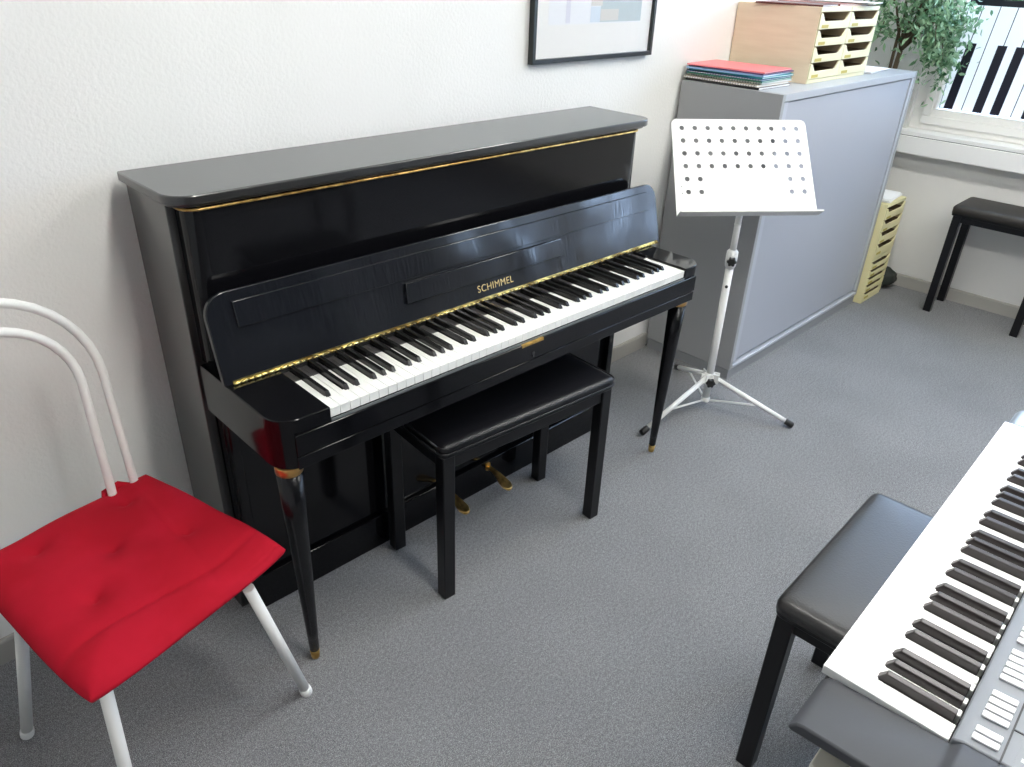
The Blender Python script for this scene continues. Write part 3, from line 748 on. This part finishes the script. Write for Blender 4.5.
# ------------------------------------------------------------------ plant
def plant():
    PL = empty('potted_fig', 'bushy artificial weeping fig with pale green leaves in the corner by the window', 'plant', (3.735, -.135, 0), 0)
    o = Vector((3.735, -.135, 0))
    b = B(); lathe(b, [(.075, 0), (.08, .01), (.10, .19), (.104, .20), (.104, .215), (.095, .215), (.092, .20), (.02, .195)], n=28); obj('pot', b, M['soil'], PL)
    b = B(); rr = random.Random(11); twigs = []
    base = Vector((3.735, -.135, .2)); fork = Vector((3.69, -.235, 1.20))
    tube(b, [p-o for p in (base, base.lerp(fork, .35)+Vector((.012, 0, 0)), base.lerp(fork, .7)-Vector((.01, .01, 0)), fork)], [.016, .015, .014, .012], 10)
    tube(b, [p-o for p in (base+Vector((.02, .02, 0)), base.lerp(fork, .4)-Vector((.02, -.01, 0)), base.lerp(fork, .8)+Vector((.02, .02, 0)), fork+Vector((.0, .03, .12)))], [.011, .010, .009, .008], 8)
    ends = []
    tg = [(3.60, -.16, 1.35), (3.52, -.14, 1.50), (3.62, -.36, 1.42), (3.58, -.40, 1.34), (3.66, -.42, 1.28), (3.70, -.38, 1.44), (3.70, -.26, 1.62), (3.60, -.28, 1.58), (3.72, -.44, 1.40), (3.56, -.36, 1.50), (3.66, -.15, 1.70), (3.72, -.42, 1.62)]
    for q in tg:
        q = Vector(q); mid = fork.lerp(q, .5)+Vector((0, 0, .06)); pts = [fork, mid, q, q+(q-mid)*.35+Vector((0, 0, -.10))]
        tube(b, [p-o for p in pts], [.007, .005, .003, .0015], 6)
        ends.append(pts)
    obj('trunk', b, M['trunk'], PL)
    b = B()
    def leaf(c, d, s):
        d = d.normalized(); u, w = frame_at(d)
        a = rr.uniform(0, 6.28); u = u*cos(a)+w*sin(a); w = d.cross(u)
        L_, W_ = s, s*.19
        v = [b.verts.new(c-o), b.verts.new(c+d*L_*.3+u*W_-o), b.verts.new(c+d*L_*.65+u*W_*.8-o), b.verts.new(c+d*L_+w*L_*.15-o), b.verts.new(c+d*L_*.65-u*W_*.8-o), b.verts.new(c+d*L_*.3-u*W_-o), b.verts.new(c+d*L_*.5-w*.003+w*L_*.05-o)]
        for i, j in ((0, 1), (1, 2), (2, 3), (3, 4), (4, 5), (5, 0)): b.faces.new((v[i], v[j], v[6]))
    for pts in ends:
        for _ in range(150):
            t = rr.uniform(.3, 1); k = min(int(t*3), 2); f = t*3-k
            c = pts[k].lerp(pts[k+1], f)+Vector((rr.gauss(0, .045), rr.gauss(0, .045), rr.gauss(0, .05)))
            c.x = min(c.x, 3.80); c.y = min(c.y, -.06)
            if c.x < 3.45: c.x = 3.45
            dd = Vector((rr.gauss(0, .8), rr.gauss(-.1, .8), rr.gauss(-.5, .6)))
            leaf(c, dd, rr.uniform(.028, .048))
    # drooping sprays in front of the cabinet's far end
    for q in ((3.60, -.40, 1.30), (3.66, -.44, 1.24), (3.70, -.46, 1.18), (3.62, -.38, 1.18), (3.72, -.44, 1.10), (3.68, -.46, 1.28), (3.74, -.47, 1.36), (3.73, -.48, 1.20)):
        for _ in range(60):
            c = Vector(q)+Vector((rr.gauss(0, .025), rr.gauss(0, .03), rr.gauss(0, .045)))
            c.x = min(c.x, 3.80)
            leaf(c, Vector((rr.gauss(0, .7), rr.gauss(0, .7), rr.gauss(-.6, .6))), rr.uniform(.026, .042))
    obj('foliage', b, M['leaf'], PL)
plant()
b = B(); bmesh.ops.create_uvsphere(b, u_segments=24, v_segments=14, radius=1)
rr = random.Random(2)
for v in b.verts:
    x, y, z_ = v.co; k = 1+.08*sin(5*x+2*y)+.05*sin(9*z_+4*y)
    v.co = Vector((x*.055*k, y*.075*k, max(-.98, z_)*.055*k+.055))
bg = obj('bag', b, M['item_dark'], smooth=True); bg.location = (3.752, -.435, 0); tag(bg, 'small dark rounded bag on the floor behind the floor drawer boxes', 'bag')  # dark rounded object of unknown kind

# ------------------------------------------------------------------ electronic keyboard
KZ2 = .775
EK = empty('electronic_keyboard', 'grey electronic keyboard with white keys at the right edge of the picture', 'electronic keyboard', (.180, -1.578, 0), .0200)
b = B()
prof = [(.006, .752), (-.002, .7625), (-.010, .7655), (-.140, .7735), (-.150, .784), (-.36, .800), (-.37, .79), (-.37, .70), (-.05, .688), (-.004, .705)]
# near end cheek: thin rounded top over an undercut dark underside
ptop = prof[:6]+[(-.37, .79), (-.37, .772), (-.15, .758), (.003, .747)]
prism(b, ptop, -.078, .0155, T=lambda v: Vector((v.z, v.x, v.y)))
ck = obj('end_cheek', b, M['kb_body'], EK, bevel=.004)
b = B(); prism(b, [(.001, .7465), (-.15, .7575), (-.37, .7715), (-.37, .70), (-.05, .692), (-.010, .705)], -.076, .015, T=lambda v: Vector((v.z+max(0, .762-v.y)*1.1*(1 if v.z < 0 else 0), v.x, v.y)))
obj('cheek_underside', b, M['kb_dark'], ck)
b = B(); prism(b, [(q[0], q[1]+.008) if i < 4 else q for i, q in enumerate(prof)], .8475, .93, T=lambda v: Vector((v.z, v.x, v.y)))
obj('end_cheek', b, M['kb_end'], EK, bevel=.004)
b = B(); box(b, .016, .847, -.36, .004, .70, .753); obj('lower_case', b, M['kb_dark'], EK, bevel=.003)
b = B(); prism(b, [(-.139, .754), (-.139, .780), (-.150, .7845), (-.36, .800), (-.36, .754)], .016, .847, T=lambda v: Vector((v.z, v.x, v.y)))
panel = obj('control_panel', b, M['kb_panel'], EK, bevel=.002)
KS = .006; kw = (.846-KS)/36
names = 'CBAGFED'
def ekey(x0, x1, nl, nr):
    b = B(); pts = [(x0, .009), (x1, .009), (x1, -.048), (x1-nr, -.048), (x1-nr, -.1375), (x0+nl, -.1375), (x0+nl, -.048), (x0, -.048)]
    q = [pts[0]]
    for p in pts[1:]:
        if (p[0]-q[-1][0])**2+(p[1]-q[-1][1])**2 > 1e-10: q.append(p)
    prism(b, q, KZ2-.014, KZ2); obj('white_key', b, M['kb_key'], EK, bevel=.0012, seg=2)
for i in range(36):
    n = names[i % 7]; x0 = KS+i*kw+.0003; x1 = KS+(i+1)*kw-.0003
    if i == 0: x0 = .0165
    nl = {'C': .0, 'B': 0, 'A': .006, 'G': .006, 'F': .009, 'E': 0, 'D': .006}[n]
    nr = {'C': 0, 'B': .009, 'A': .006, 'G': .006, 'F': 0, 'E': .009, 'D': .006}[n]
    if n == 'C' and i > 0: nl = .009
    ekey(x0, x1, nl, nr)
fk = None
for i in range(35):
    if names[i % 7] in 'BAGED' and not (names[i % 7] == 'C'):
        if names[i % 7] == 'G' or True:
            # a black key lies between white i and i+1 except between C|B and F|E
            pass
    a_, c_ = names[i % 7], names[(i+1) % 7]
    if (a_, c_) in (('C', 'B'), ('F', 'E')): continue
    off = {'B': -.0015, 'A': 0, 'G': .0015, 'E': -.0015, 'D': .0015}[a_]
    if fk is None:
        b = B(); w = .0122; z0, z1 = KZ2-.004, KZ2+.0115
        v = [b.verts.new(q) for q in ((-w/2, -.047, z0), (w/2, -.047, z0), (w/2, -.1375, z0), (-w/2, -.1375, z0), (-w*.38, -.058, z1), (w*.38, -.058, z1), (w*.40, -.1375, z1), (-w*.40, -.1375, z1))]
        for f in ((0, 3, 2, 1), (4, 5, 6, 7), (0, 1, 5, 4), (1, 2, 6, 5), (2, 3, 7, 6), (3, 0, 4, 7)): b.faces.new([v[k] for k in f])
        fk = o = obj('black_key', b, M['kb_black'], EK, bevel=.0013)
    else: o = fk.copy(); COL.objects.link(o)
    o.location.x = KS+(i+1)*kw+off; o.location.y = .004
# panel buttons
def pz(y): return .7845+(-.150-y)*(.0155/.21)
for i in range(22):
    if i in (2, 7, 13): continue
    x = .026+i*.0133+(.007 if i > 6 else 0)
    b = B(); y0_, y1_ = -.181, -.154
    T = lambda v: Vector((v.x, v.y, v.z+pz(v.y)))
    box(b, x, x+.0098, y0_, y1_, .0005, .004, T=T); bt = obj('button', b, M['button'], panel, bevel=.0012)
b = B(); T = lambda v: Vector((v.x, v.y, v.z+pz(v.y))); box(b, .012, .60, -.187, -.185, .0003, .0012, T=T); box(b, .070, .072, -.222, -.187, .0003, .0012, T=T)
obj('panel_groove', b, M['kb_dark'], panel)
b = B(); box(b, .012, .60, -.225, -.197, .0001, .0007, T=T); obj('label_strip', b, M['kb_panel'], panel)
b = B()
for k in range(46): box(b, .012+k*.008, .016+k*.008, -.345, -.228, .0004, .0022, T=T)
obj('speaker_grille', b, M['kb_dark'], panel)
b = B(); rr = random.Random(9)
for k in range(30):
    x = .03+k*.0185
    for q in range(3): box(b, x+q*.0022, x+q*.0022+.0010, -.213-rr.uniform(0, .003), -.202, .0008, .0010, T=T)
obj('printed_marks', b, M['print'], panel)
# cream table below the keyboard
TB = empty('side_table', 'pale cream table under the electronic keyboard, one edge showing', 'table', (.60, -1.80, 0), .02)
b = B(); box(b, -.468, .55, -.24, .205, .668, .686); obj('table_top', b, mat('pale_table', (.86, .83, .72), .45), TB, bevel=.002)
for x in (-.10, .50):
    for y in (-.22,):
        b = B(); box(b, x, x+.03, y, y+.03, 0, .6695); obj('leg', b, M['black_wood'], TB, bevel=.002)
b = B(); box(b, .50, .53, .16, .19, 0, .6695); obj('leg', b, M['black_wood'], TB, bevel=.002)

# ------------------------------------------------------------------ camera
p = dict(cx=-.5526, cy=-1.7318, cz=1.525, yaw=-.8058, pit=-.5118, rol=.0393, f=753.18)
cam = bpy.data.cameras.new('camera'); co = bpy.data.objects.new('camera', cam); COL.objects.link(co); S.camera = co
cam.sensor_fit = 'HORIZONTAL'; cam.sensor_width = 36; cam.lens = p['f']/1024*36; cam.clip_start = .02
f0 = Vector((-sin(p['yaw']), cos(p['yaw']), 0)); r0 = Vector((cos(p['yaw']), sin(p['yaw']), 0)); u0 = Vector((0, 0, 1))
fw_ = f0*cos(p['pit'])+u0*sin(p['pit']); u1 = u0*cos(p['pit'])-f0*sin(p['pit'])
r1 = r0*cos(p['rol'])+u1*sin(p['rol']); u2 = u1*cos(p['rol'])-r0*sin(p['rol'])
co.matrix_world = Matrix(((r1.x, u2.x, -fw_.x, p['cx']), (r1.y, u2.y, -fw_.y, p['cy']), (r1.z, u2.z, -fw_.z, p['cz']), (0, 0, 0, 1)))

# ------------------------------------------------------------------ light
wd = bpy.data.worlds.new('world'); S.world = wd; wd.use_nodes = True
bg_ = wd.node_tree.nodes['Background']; bg_.inputs['Color'].default_value = (.50, .69, 1, 1); bg_.inputs['Strength'].default_value = 8.0
S.view_settings.view_transform = 'Standard'; S.view_settings.look = 'None'
S.view_settings.exposure = 1.08; S.view_settings.gamma = 1; S.view_settings.use_curve_mapping = False
S.cycles.max_bounces = 10; S.cycles.diffuse_bounces = 5; S.cycles.use_denoising = True
